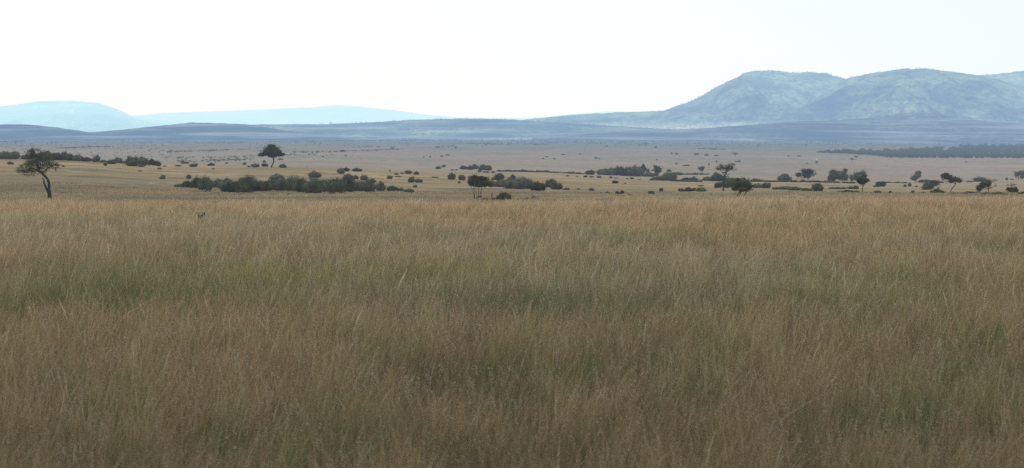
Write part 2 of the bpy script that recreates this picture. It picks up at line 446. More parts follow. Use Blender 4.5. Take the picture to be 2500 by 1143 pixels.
# ================================================================== NAMED TREES
tree(123, 488, [(88, 374, 30, 11), (62, 410, 20, 12), (80, 402, 26, 14), (100, 398, 28, 15), (122, 403, 22, 12), (110, 384, 26, 12), (96, 416, 22, 10), (70, 422, 22, 8, .8), (136, 407, 13, 8, .7), (48, 414, 11, 7, .7), (84, 388, 24, 12), (78, 372, 10, 8)],
     [[(124, 491, 11), (119, 468, 8.5), (121, 450, 6.5), (114, 434, 6), (104, 425, 5.5), (97, 417, 5), (90, 405, 4)],
      [(119, 472, 6), (112, 455, 4.5), (109, 446, 4), (111, 439, 3), (107, 434, 2)],
      [(100, 422, 4), (82, 412, 3), (62, 413, 2)], [(103, 424, 4), (120, 408, 2.5), (133, 406, 1.5)], [(95, 414, 4), (88, 395, 3), (86, 378, 2)]],
     'bent acacia with a curved leaning trunk standing alone in the grass', leaf_px=2.4, clump=.36, dens=1.45, core=False, bs=.95)
tree(663, 409, [(664, 366, 18, 13), (664, 374, 22, 9), (640, 378, 11, 5), (686, 377, 11, 5), (652, 372, 14, 8), (676, 372, 14, 9), (662, 357, 10, 5), (664, 380, 14, 5)],
     [[(662, 410, 3.6), (665, 402, 3), (669, 394, 3), (667, 388, 3), (665, 376, 2.4)], [(668, 391, 2), (665, 385, 1.6), (656, 376, 1.2)], [(668, 390, 2), (674, 380, 1.4), (683, 376, 1)]],
     'umbrella acacia with a rounded crown and thin crooked trunk alone on the crest', leaf_px=2.0, D=None)
tree(1166, 489, [(1152, 440, 12, 8), (1168, 443, 18, 12), (1184, 446, 14, 10), (1158, 432, 9, 5), (1176, 436, 16, 7), (1196, 449, 10, 7), (1150, 448, 8, 7), (1170, 452, 18, 6)],
     [[(1159, 489, 1.24), (1157, 472, 1.12), (1150, 456, 0.99), (1147, 448, 0.87)], [(1160, 488, 0.99), (1158, 470, 0.93), (1156, 452, 0.87)], [(1167, 488, 1.24), (1168, 470, 1.12), (1170, 452, 0.93)],
      [(1172, 488, 1.12), (1175, 470, 1.05), (1175, 452, 0.87)], [(1165, 488, 0.81), (1163, 468, 0.74), (1160, 452, 0.62)], [(1169, 487, 0.74), (1172, 470, 0.74), (1180, 454, 0.62)]],
     'tree on several thin bare stems like stilts with a flat crown', leaf_px=2.0, part='stem', name='stilted_tree')
tree(1767, 467, [(1772, 404, 17, 5), (1758, 411, 11, 5, .8), (1772, 411, 16, 6), (1787, 402, 8, 3, .7), (1752, 413, 6, 4, .6), (1790, 415, 7, 3, .5), (1780, 409, 12, 5), (1771, 420, 7, 4, .6), (1766, 434, 6, 5, .5), (1773, 429, 5, 4, .5)],
     [[(1766, 468, 4.6), (1766, 448, 3), (1768, 436, 2.8), (1773, 424, 2.4), (1772, 410, 1.6)], [(1770, 430, 1.8), (1762, 418, 1.4), (1754, 411, 1)], [(1773, 422, 1.8), (1782, 414, 1.2), (1790, 413, .8)], [(1768, 438, 1.5), (1776, 430, 1), (1779, 424, .7)]],
     'tall acacia with a ragged layered crown on a straight trunk', leaf_px=1.9, core=False, dens=1.3)
tree(1812, 484, [(1800, 450, 13, 10), (1814, 447, 15, 11), (1826, 456, 14, 9), (1806, 440, 10, 5), (1794, 458, 9, 9), (1812, 462, 16, 7), (1835, 462, 7, 4, .8), (1818, 440, 9, 5, .8)],
     [[(1800, 484, 2.4), (1800, 474, 2.2), (1806, 464, 2)], [(1803, 482, 2), (1808, 472, 1.6), (1812, 462, 1.4)], [(1810, 484, 1.6), (1818, 477, 1.5), (1824, 468, 1.4)], [(1801, 480, 1.3), (1796, 472, 1), (1793, 464, .8)]],
     'leafy short tree with a bushy crown forking low in front of the tall acacia', leaf_px=2.1, part='stem', name='bushy_tree')
tree(2105, 471, [(2106, 437, 12, 8), (2098, 441, 9, 7), (2115, 441, 9, 6), (2106, 446, 12, 5), (2107, 431, 8, 4)],
     [[(2105, 472, 2.6), (2106, 460, 2.2), (2107, 450, 2), (2107, 440, 1.6)], [(2106, 454, 1.4), (2101, 447, 1.1), (2098, 441, .8)], [(2107, 452, 1.3), (2112, 446, 1), (2116, 441, .8)]],
     'small tree with a teardrop crown and straight clean trunk', leaf_px=1.9, name='small_tree')
tree(2272, 464, [(2262, 455, 12, 8), (2272, 450, 15, 9), (2283, 447, 10, 7), (2276, 443, 10, 4), (2258, 459, 8, 5)],
     [[(2268, 468, 2), (2268, 462, 1.8), (2272, 454, 1.6)], [(2270, 466, 1.2), (2276, 459, 1), (2280, 452, .8)]], 'leaning rounded bush tree whose crown nearly touches the ground', leaf_px=1.9, name='bushy_tree')
tree(2321, 470, [(2306, 429, 9, 6), (2316, 433, 12, 7), (2330, 438, 13, 7), (2341, 442, 9, 5), (2310, 425, 8, 3), (2322, 443, 10, 4), (2303, 437, 5, 4, .6)],
     [[(2321, 471, 2.6), (2322, 463, 2.2), (2329, 455, 2), (2334, 448, 2), (2333, 441, 1.4)], [(2333, 449, 1.4), (2326, 444, 1), (2316, 438, .8)]],
     'windswept tree with a wedge crown sloping down over a crooked trunk', leaf_px=1.9)
tree(2404, 472, [(2390, 459, 8, 8), (2400, 452, 10, 8), (2412, 449, 10, 8), (2423, 441, 11, 3, .8), (2432, 453, 4, 4, .6), (2418, 458, 8, 5, .7), (2388, 466, 6, 5, .8)],
     [[(2388, 474, 3), (2391, 466, 2.6), (2398, 456, 2)], [(2414, 472, 1.8), (2413, 463, 1.6), (2412, 452, 1.3)], [(2391, 466, 1.4), (2404, 458, 1.1), (2420, 445, .8)], [(2413, 462, 1), (2424, 458, .8), (2432, 453, .6)]],
     'ragged open tree with a flat arm of leaves and two trunks', leaf_px=1.9, part='stem', name='ragged_tree')
tree(2471, 472, [(2470, 464, 9, 6), (2466, 453, 7, 4, .8), (2476, 452, 8, 3, .7), (2480, 463, 7, 6), (2462, 462, 6, 5), (2474, 468, 12, 5)],
     [[(2471, 473, 1.6), (2470, 462, 1.4), (2467, 452, 1)], [(2471, 468, 1.2), (2477, 457, .8)]], 'small ragged tree with spiky top sprays near the grass edge', leaf_px=1.9, name='small_tree')
# far river trees
tree(1969, 443, [(1950, 427, 8, 6), (1964, 424, 9, 9), (1974, 417, 10, 6), (1980, 421, 8, 6), (1971, 430, 13, 5), (1987, 424, 5, 7, .8), (1962, 417, 7, 4), (1957, 434, 4, 2, .7)],
     [[(1972, 444, 1.8), (1973, 434, 1.5), (1974, 422, 1.2)], [(1948, 441, 1.1), (1948, 432, .9)], [(1973, 436, 1), (1962, 428, .8)], [(1973, 436, 1), (1984, 427, .8)]],
     'wide spreading tree with gaps in its crown behind the hedge line', 'b', name='spreading_tree', leaf_px=1.9)
tree(2040, 446, [(2037, 429, 14, 13), (2029, 434, 10, 9), (2050, 428, 14, 11), (2034, 420, 11, 6), (2062, 432, 11, 9), (2064, 415, 6, 3), (2060, 421, 8, 5), (2026, 441, 8, 5)],
     [[(2034, 447, 2), (2035, 438, 1.6), (2037, 428, 1.2)], [(2056, 446, 1.6), (2057, 437, 1.2)]], 'big dense broad tree, largest crown along the hedge line', 'b', name='broad_tree', leaf_px=1.9)
tree(2098, 447, [(2080, 436, 9, 8), (2092, 432, 10, 9), (2105, 425, 9, 6), (2111, 430, 6, 8), (2098, 440, 14, 6)],
     [[(2095, 448, 1.8), (2096, 440, 1.4), (2100, 430, 1)]], 'far dark tree whose top shows over the teardrop tree', 'b', name='broad_tree', D=1010, leaf_px=1.9)
tree(2234, 446, [(2234, 434, 10, 7), (2230, 436, 8, 5), (2241, 423, 9, 6), (2238, 430, 9, 5), (2244, 420, 6, 4), (2244, 428, 6, 5)],
     [[(2236, 447, 1.8), (2236, 440, 1.4), (2240, 428, 1.1)]], 'double decker tree with one round crown stacked above another', 'b', name='round_tree', leaf_px=1.9)
tree(2303, 447, [(2306, 428, 9, 5), (2302, 433, 5, 5, .7), (2318, 431, 8, 5)], [[(2310, 448, 1.4), (2309, 438, 1.1), (2308, 430, .8)]], 'far green tree peeping out behind the windswept wedge tree', 'b', D=1000, name='round_tree', leaf_px=1.9)
tree(2490, 438, [(2485, 425, 8, 7), (2495, 423, 9, 7), (2505, 426, 9, 7), (2484, 431, 6, 4, .7), (2498, 431, 12, 4)], [[(2486, 438, 1.2), (2487, 430, 1)], [(2496, 438, 1.4), (2497, 428, 1)]],
     'spreading tree cut by the picture edge at mid distance', 'b', name='spreading_tree', leaf_px=1.9, part='stem')
tree(1713, 424, [(1709, 411, 6, 4), (1716, 409, 6, 3.5), (1713, 414, 7, 3)], [[(1711, 425, .9), (1711, 416, .7)], [(1715, 425, .8), (1716, 416, .6)]], 'little pale mushroom shaped tree above the upper hedge', 'b', name='small_tree', part='stem', leaf_px=1.6)
tree(1606, 436, [(1604, 413, 8, 8), (1600, 407, 6, 4), (1611, 416, 6, 6), (1604, 424, 6, 7), (1614, 409, 4, 3, .7)], [[(1604, 438, 1.6), (1604, 426, 1.3), (1605, 415, 1)]], 'tall narrow crowned tree standing over the hedge between gaps', 'b', name='tall_tree', leaf_px=1.8)
tree(1570, 430, [(1569, 411, 7, 6), (1571, 404, 3.5, 4), (1568, 418, 8, 6), (1560, 410, 5, 3, .6), (1574, 413, 6, 5)], [[(1570, 431, 1.6), (1570, 418, 1.3), (1570, 405, .8)]], 'spiky topped tree, tallest over the blue green grove', 'b', name='tall_tree', leaf_px=1.8)
for (px, b, w, h, lab) in [(1795, 384, 13, 4, 'tiny flat topped acacia on the far plain above the tall ragged acacia'), (2080, 397, 10, 3.4, 'tiny flat topped acacia on the bare plain below the dark forest'),
                           (1577, 360, 7, 3, 'tiny lollipop tree on the far plain beyond the grove'), (2090, 391, 12, 1.8, 'thin flat crown of a distant acacia beside the tiny one')]:
    tree(px, b, [(px, b - 9, w * .5, h * .55), (px + 1, b - 8.3, w * .4, h * .4)], [[(px, b, 1.0), (px, b - 5, .8), (px, b - 8, .8)]], lab, 'b', leaf_px=1.3, name='flat_topped_acacia')
# bare dead shrub
def dead(px, base, h, label, n=5, spread=.5):
    NOBJ[0] += 1; r = np.random.default_rng(NOBJ[0])
    D, X, z, s = place(px, base)
    ps = []
    for k in range(n):
        a = r.uniform(-spread, spread); hh = h * s * r.uniform(.5, 1)
        ps.append([(0, 0, 0, .06), (a * hh * .5, r.uniform(-.1, .1), hh * .55, .045), (a * hh * .9 + r.uniform(-.1, .1), r.uniform(-.2, .2), hh, .02)])
    o = link('dead_shrub', tube_mesh('dead_shrub', ps, M_bark), (X, D, z)); tag(o, label, 'dead shrub'); return o
dead(1201, 485, 17, 'bare dead shrub with two thin upright twigs beside the stilted tree', 4, .45)
dead(2291, 470, 18, 'bare leafless sapling with pale twigs between the leaning and windswept trees', 7, .4)
dead(750, 410, 10, 'single bare stick sapling standing on the crest past the umbrella acacia', 2, .1)

# ================================================================== BUSHES
LT = 'bushes of the long thicket'
for (px, b, w, h, lab, m) in [
 (437, 457, 22, 9, 'low outlying bush forming the thin tip of the long thicket', 'g'),
 (456, 458, 26, 19, 'low bush second from the thin tip of the long thicket', 'b'),
 (461, 437, 11, 12, 'small black pointed bush poking above the thin end of the thicket', 'a'),
 (480, 460, 32, 29, 'rounded bush under the black pointed bush of the thicket', 'b'),
 (502, 466, 34, 38, 'tall rounded bush, first high one of the long thicket', 'b'),
 (506, 471, 16, 9, 'dark little bush at the grassy front foot of the thicket', 'a'),
 (533, 458, 30, 22, 'reddish grey bush in the dip of the thicket top', 'y'),
 (552, 462, 34, 28, 'bush rising beyond the reddish dip in the thicket', 'b'),
 (563, 471, 40, 28, 'very dark bush with the blackest foot in the thicket', 'a'),
 (585, 468, 38, 34, 'blue green bush beside the highest square lump of the thicket', 'b'),
 (608, 468, 38, 43, 'square shouldered lump, highest bush of the thicket near side', 'b'),
 (598, 473, 36, 16, 'low shadowy bush along the front of the square lump', 'a'),
 (640, 468, 42, 31, 'wide sage bush just past the square lump', 'b'),
 (665, 466, 36, 34, 'bush directly below the umbrella acacia in the thicket', 'b'),
 (676, 440, 28, 18, 'flat grey green bush lifted above the thicket top', 'y'),
 (694, 468, 40, 40, 'big bush under the flat grey green one in the thicket', 'b'),
 (716, 468, 40, 43, 'broad high bush next to the thicket hollow', 'b'),
 (738, 470, 34, 38, 'bush halfway along the thicket with a pale shoulder', 'b'),
 (768, 434, 27, 18, 'blackish flat topped bush riding on the thicket crest', 'a'),
 (765, 474, 44, 44, 'deep green bush under the blackish flat topped one', 'b'),
 (792, 470, 34, 37, 'greyish bush past the blackish flat topped one', 'b'),
 (820, 472, 42, 42, 'dark bush mass below the two squared crest bushes', 'b'),
 (812, 476, 16, 9, 'small black bush at the thicket front edge', 'a'),
 (833, 476, 16, 9, 'small black bush at the front edge with a grey neighbour', 'a'),
 (846, 470, 34, 44, 'steep shouldered dark bush where the thicket top steps down', 'b'),
 (832, 425, 17, 17, 'green bush with a pale face, first of the crest pair', 'g'),
 (844, 419, 16, 11, 'squared black bush joined to the pale faced green one', 'a'),
 (871, 419, 22, 10, 'dark dome bush alone on the crest above the thicket', 'a'),
 (851, 440, 26, 16, 'sloping dark bush connecting crest pair and thicket', 'a'),
 (869, 438, 11, 12, 'small round bush in a row of two above the thicket end', 'b'),
 (889, 440, 17, 15, 'larger squarish bush in a row of two above the thicket end', 'b'),
 (875, 468, 38, 30, 'mid green bush with a dark purple side near the thicket end', 'b'),
 (902, 470, 28, 36, 'upright bush with a leafy bump near the thicket end', 'b'),
 (911, 446, 12, 11, 'leafy bump bush right on top of the upright one', 'a'),
 (930, 468, 22, 27, 'separate egg shaped bush after the thicket end', 'b'),
 (958, 468, 24, 16, 'low oblong bush between the egg shaped bush and dark pillow bush', 'b'),
 (976, 468, 22, 12, 'flat grey green bush joined to the dark pillow bush', 'y'),
 (999, 472, 22, 14, 'dark pillow bush, last of the long thicket', 'a')]:
    bush(px, b, w, h, lab, m, group=LT)
G2 = 'scattered bushes on the grassy slope'
for (px, b, w, h, lab, m) in [
 (1013, 458, 12, 8, 'small olive shrub below the double humped bush', 'g'),
 (1004, 446, 17, 16, 'taller hump bush of a joined dark pair on the slope', 'a'),
 (1022, 446, 22, 11, 'long low bush joined to the hump bush', 'a'),
 (952, 437, 15, 9, 'bright edged green bush low on the slope past the thicket', 'g'),
 (967, 427, 12, 5, 'thin dark bush hovering over the green edged one', 'd'),
 (972, 433, 16, 4, 'sparse pale green shrub patch near the green edged bush', 'g'),
 (981, 425, 9, 4, 'tiny bush touching the left foot of the pyramid bush', 'b'),
 (997, 425, 18, 11, 'pyramid shaped dark bush on the slope crest', 'a'),
 (1016, 427, 15, 9, 'half dome bush just past the pyramid bush', 'a'),
 (952, 419, 5, 5, 'tiny lone round bush on the crest before the pyramid bush', 'b'),
 (1103, 439, 20, 19, 'tall dark egg shaped bush, bigger of two near the stilted tree', 'a'),
 (1128, 440, 18, 15, 'round dark bush, smaller of two near the stilted tree', 'a'),
 (1121, 448, 8, 6, 'small reddish brown shrub under the two egg shaped bushes', 'd'),
 (1062, 434, 16, 3, 'thin brown twiggy streak of scrub before the egg shaped bush', 'd'),
 (1171, 487, 13, 12, 'blue grey bush among the feet of the stilted tree', 'b'),
 (1183, 491, 17, 9, 'low green bush spreading from the foot of the stilted tree', 'g'),
 (1151, 488, 8, 5, 'tiny green tuft bush outside the stilts', 'g'),
 (1204, 490, 17, 8, 'dry reddish shrub at the foot of the bare twigs', 'd'),
 (1231, 491, 35, 24, 'dark green leafy bush with knobbly top beyond the tall grass', 'a'),
 (1269, 489, 13, 6, 'sparse grey scrub nearest the knobbly dark bush', 'y'),
 (1287, 489, 14, 8, 'sparse grey scrub in the middle of a trio', 'y'),
 (1303, 488, 15, 10, 'sparse grey scrub, tallest and last of a trio', 'y'),
 (1949, 527, 6, 42, 'thin small shrub in the tall grass beside a wider one', 'g'),
 (1963, 527, 13, 37, 'wider faint shrub in the tall grass', 'g')]:
    D = 88 if px == 490 else (110 if b > 493 and px > 1900 else None)
    bush(px, b, w, h, lab, m, group=G2, D=D)
tree(490, 565, [(482, 519, 6, 6), (490, 522, 8, 6), (498, 517, 6, 7), (490, 528, 10, 7)], [[(490, 566, 1.2), (489, 545, 1), (484, 524, .7)], [(491, 566, 1.2), (493, 545, 1), (497, 522, .7)]],
     'low ragged green shrub sunk in the tall grass by itself', 'b', D=88, group=G2, name='shrub', cat='bush', part='stem', core=False, dens=.55, bs=.85)
G3 = 'bushes of the middle thicket'
for (px, b, w, h, lab, m) in [
 (1203, 456, 22, 13, 'bush hidden behind the stilted tree crown edge', 'b'),
 (1205, 440, 12, 8, 'low shoulder bush leading up to the peaked one', 'b'),
 (1219, 440, 22, 20, 'peaked bush, highest of the middle thicket', 'a'),
 (1226, 457, 40, 22, 'broad base bush under the peaked one', 'b'),
 (1253, 441, 11, 19, 'slim bush like a small tree sticking up in the thicket middle', 'a'),
 (1247, 442, 15, 11, 'dark bush hugging the slim upright one', 'a'),
 (1252, 461, 42, 30, 'green grey bush under the slim upright one', 'b'),
 (1276, 462, 42, 34, 'rounded olive topped bush of the middle thicket', 'y'),
 (1294, 460, 24, 20, 'small bush between the olive topped bush and end bush', 'b'),
 (1313, 466, 34, 24, 'dark rounded end bush of the middle thicket', 'a'),
 (1346, 458, 27, 24, 'upper lobe of the free standing double bush', 'a'),
 (1360, 463, 24, 20, 'lower lobe of the free standing double bush', 'a'),
 (1382, 464, 16, 7, 'small bright green shrub beside the double bush', 'g'),
 (1412, 463, 8, 4, 'faint brown tuft after the bright green shrub', 'd')]:
    bush(px, b, w, h, lab, m, group=G3)
G4 = 'small bushes dotted on the tan grass'
for (px, b, w, h, lab, m) in [
 (1444, 466, 14, 8, 'brownish cone shrub with a spiky top on tan grass', 'd'),
 (1467, 473, 6, 5, 'sparse little weed bush beside the cone shrub', 'd'),
 (1484, 473, 11, 6, 'low dark shrub sloping to one side on tan grass', 'a'),
 (1508, 476, 13, 10, 'round dark bush, left half of a notched pair', 'a'),
 (1519, 476, 11, 13, 'pointed dark bush, taller half of a notched pair', 'a'),
 (1536, 480, 12, 7, 'faded brown shrub just below the notched pair', 'd'),
 (1590, 475, 16, 10, 'compact green bush with a flat base on tan grass', 'a'),
 (1614, 468, 12, 9, 'small dark spiky bush up slope of the compact green one', 'a'),
 (1502, 448, 16, 8, 'dark oval bush alone on the pinkish grass band', 'a'),
 (1526, 449, 7, 3, 'tiny brown tuft by the dark oval bush', 'd'),
 (1664, 468, 18, 9, 'low grey green bush starting a row of three', 'b'),
 (1680, 468, 17, 12, 'middle bumpy grey green bush in a row of three', 'b'),
 (1694, 467, 13, 8, 'end bush in a row of three grey green ones', 'b'),
 (1712, 468, 26, 12, 'domed green bush before the tall ragged acacia', 'g'),
 (1711, 455, 16, 3, 'thin dark layer of twigs just over the domed green bush', 'd'),
 (1735, 478, 9, 5, 'tiny brown tuft below the tall ragged acacia', 'd'),
 (397, 438, 14, 12, 'grey green bush alone on the slope before the long thicket', 'y'),
 (342, 419, 13, 3, 'flat brown twig streak on the slope', 'd'),
 (390, 414, 13, 6, 'dark low shrub under the round crest clump', 'd'),
 (26, 402, 18, 8, 'small dark spreading bush near the bent acacia crown', 'a'),
 (154, 408, 9, 4, 'tiny dark tuft just off the bent acacia crown', 'a'),
 (257, 405, 9, 8, 'small black bush in front of the pale green crest bush', 'a'),
 (520, 414, 8, 4, 'tiny dark tuft under the dark oval crest bush', 'd'),
 (607, 409, 8, 5, 'tiny faded shrub between two crest bushes', 'd')]:
    bush(px, b, w, h, lab, m, group=G4)
G5 = 'bushes along the crest'
for (px, b, w, h, lab, m) in [
 (12, 386, 36, 21, 'dense bush cut off by the picture edge on the crest', 'b'),
 (34, 386, 26, 21, 'dense crest bush with a spiky tip beside the cut off one', 'b'),
 (66, 386, 26, 13, 'low crest bush just ahead of the bent acacia crown', 'b'),
 (79, 388, 9, 34, 'tall narrow bush sticking up over the bent acacia', 'a'),
 (108, 391, 30, 24, 'crest bush behind the bent acacia crown', 'b'),
 (138, 394, 26, 22, 'crest bush where the bent acacia crown ends', 'b'),
 (158, 395, 24, 21, 'dark square crest bush second after the acacia crown', 'a'),
 (172, 395, 14, 19, 'dark crest bush with an upright spike', 'a'),
 (190, 397, 22, 18, 'grey green rounded crest bush', 'y'),
 (211, 397, 26, 12, 'low dark crest bush between two grey ones', 'b'),
 (235, 397, 17, 18, 'grey airy crest bush with vertical twigs', 'y'),
 (247, 385, 9, 5, 'tiny dark mound on the skyline of the crest', 'a'),
 (256, 386, 11, 5, 'second tiny dark mound on the skyline of the crest', 'a'),
 (252, 397, 14, 8, 'pale green low crest bush', 'g'),
 (272, 401, 22, 13, 'dark flat crest bush next to the pale green one', 'a'),
 (289, 390, 17, 17, 'bluish round bush set back on the crest', 'b'),
 (304, 391, 12, 7, 'small dark bush bridging bluish and blackish ones', 'b'),
 (322, 406, 27, 28, 'large blackish round bush of the crest clump', 'a'),
 (346, 404, 28, 23, 'wide blackish bush of the crest clump', 'a'),
 (370, 404, 20, 17, 'green black end bush of the crest clump', 'a'),
 (346, 408, 14, 7, 'little bush peeping under the wide blackish one', 'a'),
 (382, 391, 20, 12, 'bluish dome bush behind the crest clump end', 'b'),
 (387, 406, 11, 7, 'small dark round bush off the crest clump end', 'a'),
 (402, 407, 8, 3, 'tiny brown tuft after the crest clump', 'd'),
 (435, 396, 14, 4, 'thin dark crest shrub above a twin pair', 'b'),
 (447, 400, 11, 6, 'first of a twin pair of low crest shrubs', 'a'),
 (456, 400, 11, 6, 'second of a twin pair of low crest shrubs', 'a'),
 (473, 397, 18, 9, 'arched green crest shrub', 'b'),
 (479, 402, 10, 3, 'thin twigs under the arched green crest shrub', 'd'),
 (516, 405, 16, 7, 'dark oval crest bush alone', 'a'),
 (553, 400, 7, 4, 'tiny crest shrub between the oval bush and umbrella acacia', 'd'),
 (597, 403, 9, 8, 'small heart shaped crest shrub', 'a'),
 (624, 409, 16, 11, 'dark wedge bush on the crest before the umbrella acacia', 'a'),
 (646, 407, 14, 10, 'bush with a ball on top next to the umbrella acacia trunk', 'a'),
 (645, 398, 7, 8, 'small ball bush standing over its wider neighbour', 'a'),
 (690, 410, 16, 10, 'dark squat bush just past the umbrella acacia', 'a')]:
    D = 660 if (b < 398 and px < 600) else None
    bush(px, b, w, h, lab, m, group=G5, D=D)
G6 = 'bushes and trees of the river grove'
for (px, b, w, h, lab, m) in [
 (1441, 427, 20, 13, 'blue green bush at the start of the river grove', 'b'),
 (1478, 428, 36, 17, 'wide dome bush of the river grove', 'b'),
 (1494, 428, 24, 19, 'second dome bush of the river grove', 'b'),
 (1511, 429, 28, 24, 'bumpy topped bush of the grove beside the domes', 'b'),
 (1530, 430, 30, 22, 'grey lower bush in the grove middle', 'b'),
 (1548, 431, 36, 29, 'tall rounded mass in the grove middle', 'b'),
 (1585, 432, 30, 12, 'low grove bush under the brown ball', 'b'),
 (1582, 421, 9, 10, 'small brownish ball bush between the two grove trees', 'd'),
 (1595, 418, 10, 4, 'thin airy bush next to the brownish ball', 'd'),
 (1617, 441, 46, 14, 'long low bush at the foot of the narrow tree', 'b'),
 (1634, 440, 34, 22, 'sloping green bush beyond the narrow tree', 'g'),
 (1633, 420, 10, 7, 'brown topped little bush above the sloping green one', 'd'),
 (1656, 428, 22, 9, 'low dark bush on the upper hedge near the grove', 'b'),
 (1678, 443, 26, 11, 'dark round bush ending the lower grove', 'b'),
 (1694, 441, 18, 10, 'open leafy bush beside the dark round one', 'y'),
 (1730, 442, 26, 11, 'dark bush just before the tall ragged acacia trunk', 'b'),
 (1751, 443, 30, 22, 'blue bush behind the tall ragged acacia trunk', 'b'),
 (1754, 459, 20, 17, 'pale blue bush hanging low by the ragged acacia trunk', 'b'),
 (1784, 459, 36, 28, 'grey blue mass between the ragged acacia and bushy tree', 'b'),
 (1822, 459, 22, 26, 'grey blue bush behind the bushy tree crown', 'b'),
 (1850, 459, 26, 12, 'dark oblong bush past the bushy tree', 'b'),
 (1871, 460, 19, 17, 'airy round bush past the dark oblong one', 'b'),
 (1845, 444, 28, 8, 'low bush on the hedge over the oblong bush', 'b'),
 (1916, 443, 28, 18, 'cone shaped bush on the hedge before the spreading tree', 'b'),
 (1894, 463, 18, 7, 'low dark bush on the lower hedge start', 'a'),
 (1916, 463, 30, 9, 'blue green bush on the lower hedge', 'b'),
 (1942, 465, 32, 9, 'mossy bush in the lower hedge middle', 'g'),
 (1968, 466, 28, 8, 'flat bush on the lower hedge before the dark topknot', 'b'),
 (1997, 467, 26, 20, 'dark bush tree with a topknot at the lower hedge end', 'a'),
 (2039, 462, 28, 6, 'thin shrub streak beyond the topknot bush', 'b'),
 (2057, 462, 20, 6, 'second thin shrub streak beyond the topknot bush', 'b'),
 (2076, 462, 13, 8, 'round little bush, first of two before the teardrop tree', 'b'),
 (2090, 462, 13, 10, 'round little bush, second of two before the teardrop tree', 'b'),
 (2066, 471, 34, 7, 'long low dark bush near the teardrop tree foot', 'a'),
 (2091, 472, 12, 8, 'pale airy bush near the teardrop tree foot', 'y'),
 (2114, 472, 10, 4, 'tiny shrub touching the teardrop tree trunk foot', 'b'),
 (2150, 456, 21, 15, 'squarish bush with a flat tail past the teardrop tree', 'b'),
 (2138, 457, 14, 5, 'flat tail shrub attached to the squarish bush', 'b'),
 (2143, 473, 18, 8, 'dark domed bush on the grass edge', 'a'),
 (2129, 473, 14, 3, 'thin shrub leading to the dark domed bush', 'a'),
 (2173, 474, 12, 8, 'dark domed little bush, last before a bare gap', 'a'),
 (2210, 457, 7, 8, 'narrow bush under the double decker tree', 'b'),
 (2221, 456, 8, 11, 'upright bush under the double decker tree', 'b'),
 (2237, 457, 8, 4, 'tiny tuft past the upright bush', 'd'),
 (2228, 474, 7, 12, 'dark stubby bush like a stump on the grass edge', 'a'),
 (2235, 475, 14, 4, 'low weeds spreading from the stubby bush', 'g'),
 (2252, 474, 20, 6, 'olive low bush at the foot of the leaning bush tree', 'g'),
 (2288, 473, 30, 12, 'grey blue bush between leaning and windswept trees', 'b'),
 (2256, 446, 30, 8, 'hedge bush behind the leaning bush tree', 'b'),
 (2290, 447, 24, 6, 'hedge bush before the windswept wedge tree', 'b'),
 (2366, 445, 18, 4, 'thin hedge piece past the windswept wedge tree', 'b'),
 (2331, 475, 24, 5, 'low weeds at the windswept tree foot', 'g'),
 (2370, 475, 26, 9, 'domed bush between windswept and ragged open trees', 'b'),
 (2354, 475, 20, 6, 'low bush attached to the domed one', 'b'),
 (2395, 444, 30, 12, 'far dome bush behind the ragged open tree', 'b'),
 (2404, 476, 24, 7, 'green bush at the feet of the ragged open tree', 'g'),
 (2436, 476, 26, 8, 'olive bush past the ragged open tree', 'g'),
 (2452, 476, 16, 5, 'low olive shrub before the spiky topped small tree', 'g'),
 (2496, 476, 22, 9, 'dark low bush at the picture edge on the grass line', 'a'),
 (2458, 440, 5, 8, 'upright dark bush alone before the cut spreading tree', 'a'),
 (2470, 439, 9, 3, 'flat tiny bush beside the upright dark one', 'd'),
 (1133, 414, 20, 10, 'blue bush starting the far blue clump', 'b'),
 (1147, 415, 15, 11, 'middle blue bush of the far clump', 'b'),
 (1160, 414, 14, 14, 'purplish tall bush of the far clump', 'b'),
 (1179, 416, 20, 15, 'round blue bush, biggest of the far clump', 'b'),
 (1193, 417, 15, 15, 'upright blue bush ending the far clump', 'b'),
 (1171, 421, 9, 8, 'dark drop bush below the far blue clump', 'b'),
 (1187, 422, 15, 5, 'flat dark bush below the far blue clump', 'b'),
 (1204, 423, 9, 7, 'dark little bush where the far hedge begins', 'b'),
 (1070, 413, 13, 8, 'airy dark bush with a blue tint before the far clump', 'b'),
 (1083, 409, 11, 7, 'rounded brownish bush up beside the airy one', 'd'),
 (1104, 417, 7, 4, 'tiny dark bush before the far blue clump', 'b'),
 (1114, 416, 8, 3, 'tiny flat bush before the far blue clump', 'b')]:
    bush(px, b, w, h, lab, m, group=G6)
# hedge runs: nothing in the photo tells these apart
def run(pts, step, w, h, label, group, jit=1.0, mat='b'):
    r = random.Random(hash(label) % 1000 if False else len(label) * 13)
    for (x0, y0), (x1, y1) in zip(pts[:-1], pts[1:]):
        n = max(1, int((x1 - x0) / step))
        for k in range(n):
            t = (k + r.random() * .6) / n
            hh = h * r.uniform(.55, 1.35)
            bush(x0 + (x1 - x0) * t, y0 + (y1 - y0) * t + r.uniform(-.4, .4), w * r.uniform(.8, 1.4), hh, label, mat, group=group)
run([(1212, 419), (1330, 421), (1430, 426)], 11, 15, 4.6, 'low bush in the thin dark hedge running from the far blue clump to the grove', 'hedge bushes by the far clump')
run([(1380, 431), (1500, 436), (1600, 441)], 19, 8, 4.5, 'tiny bush dotted just in front of the river grove', 'dots in front of the grove')
run([(1665, 427), (1740, 427)], 13, 17, 5, 'low bush on the upper hedge beside the little mushroom shaped tree', 'upper hedge bushes')
run([(1640, 443), (1720, 445)], 15, 18, 6, 'low bush filling the lower hedge between grove and ragged acacia', 'lower hedge bushes')
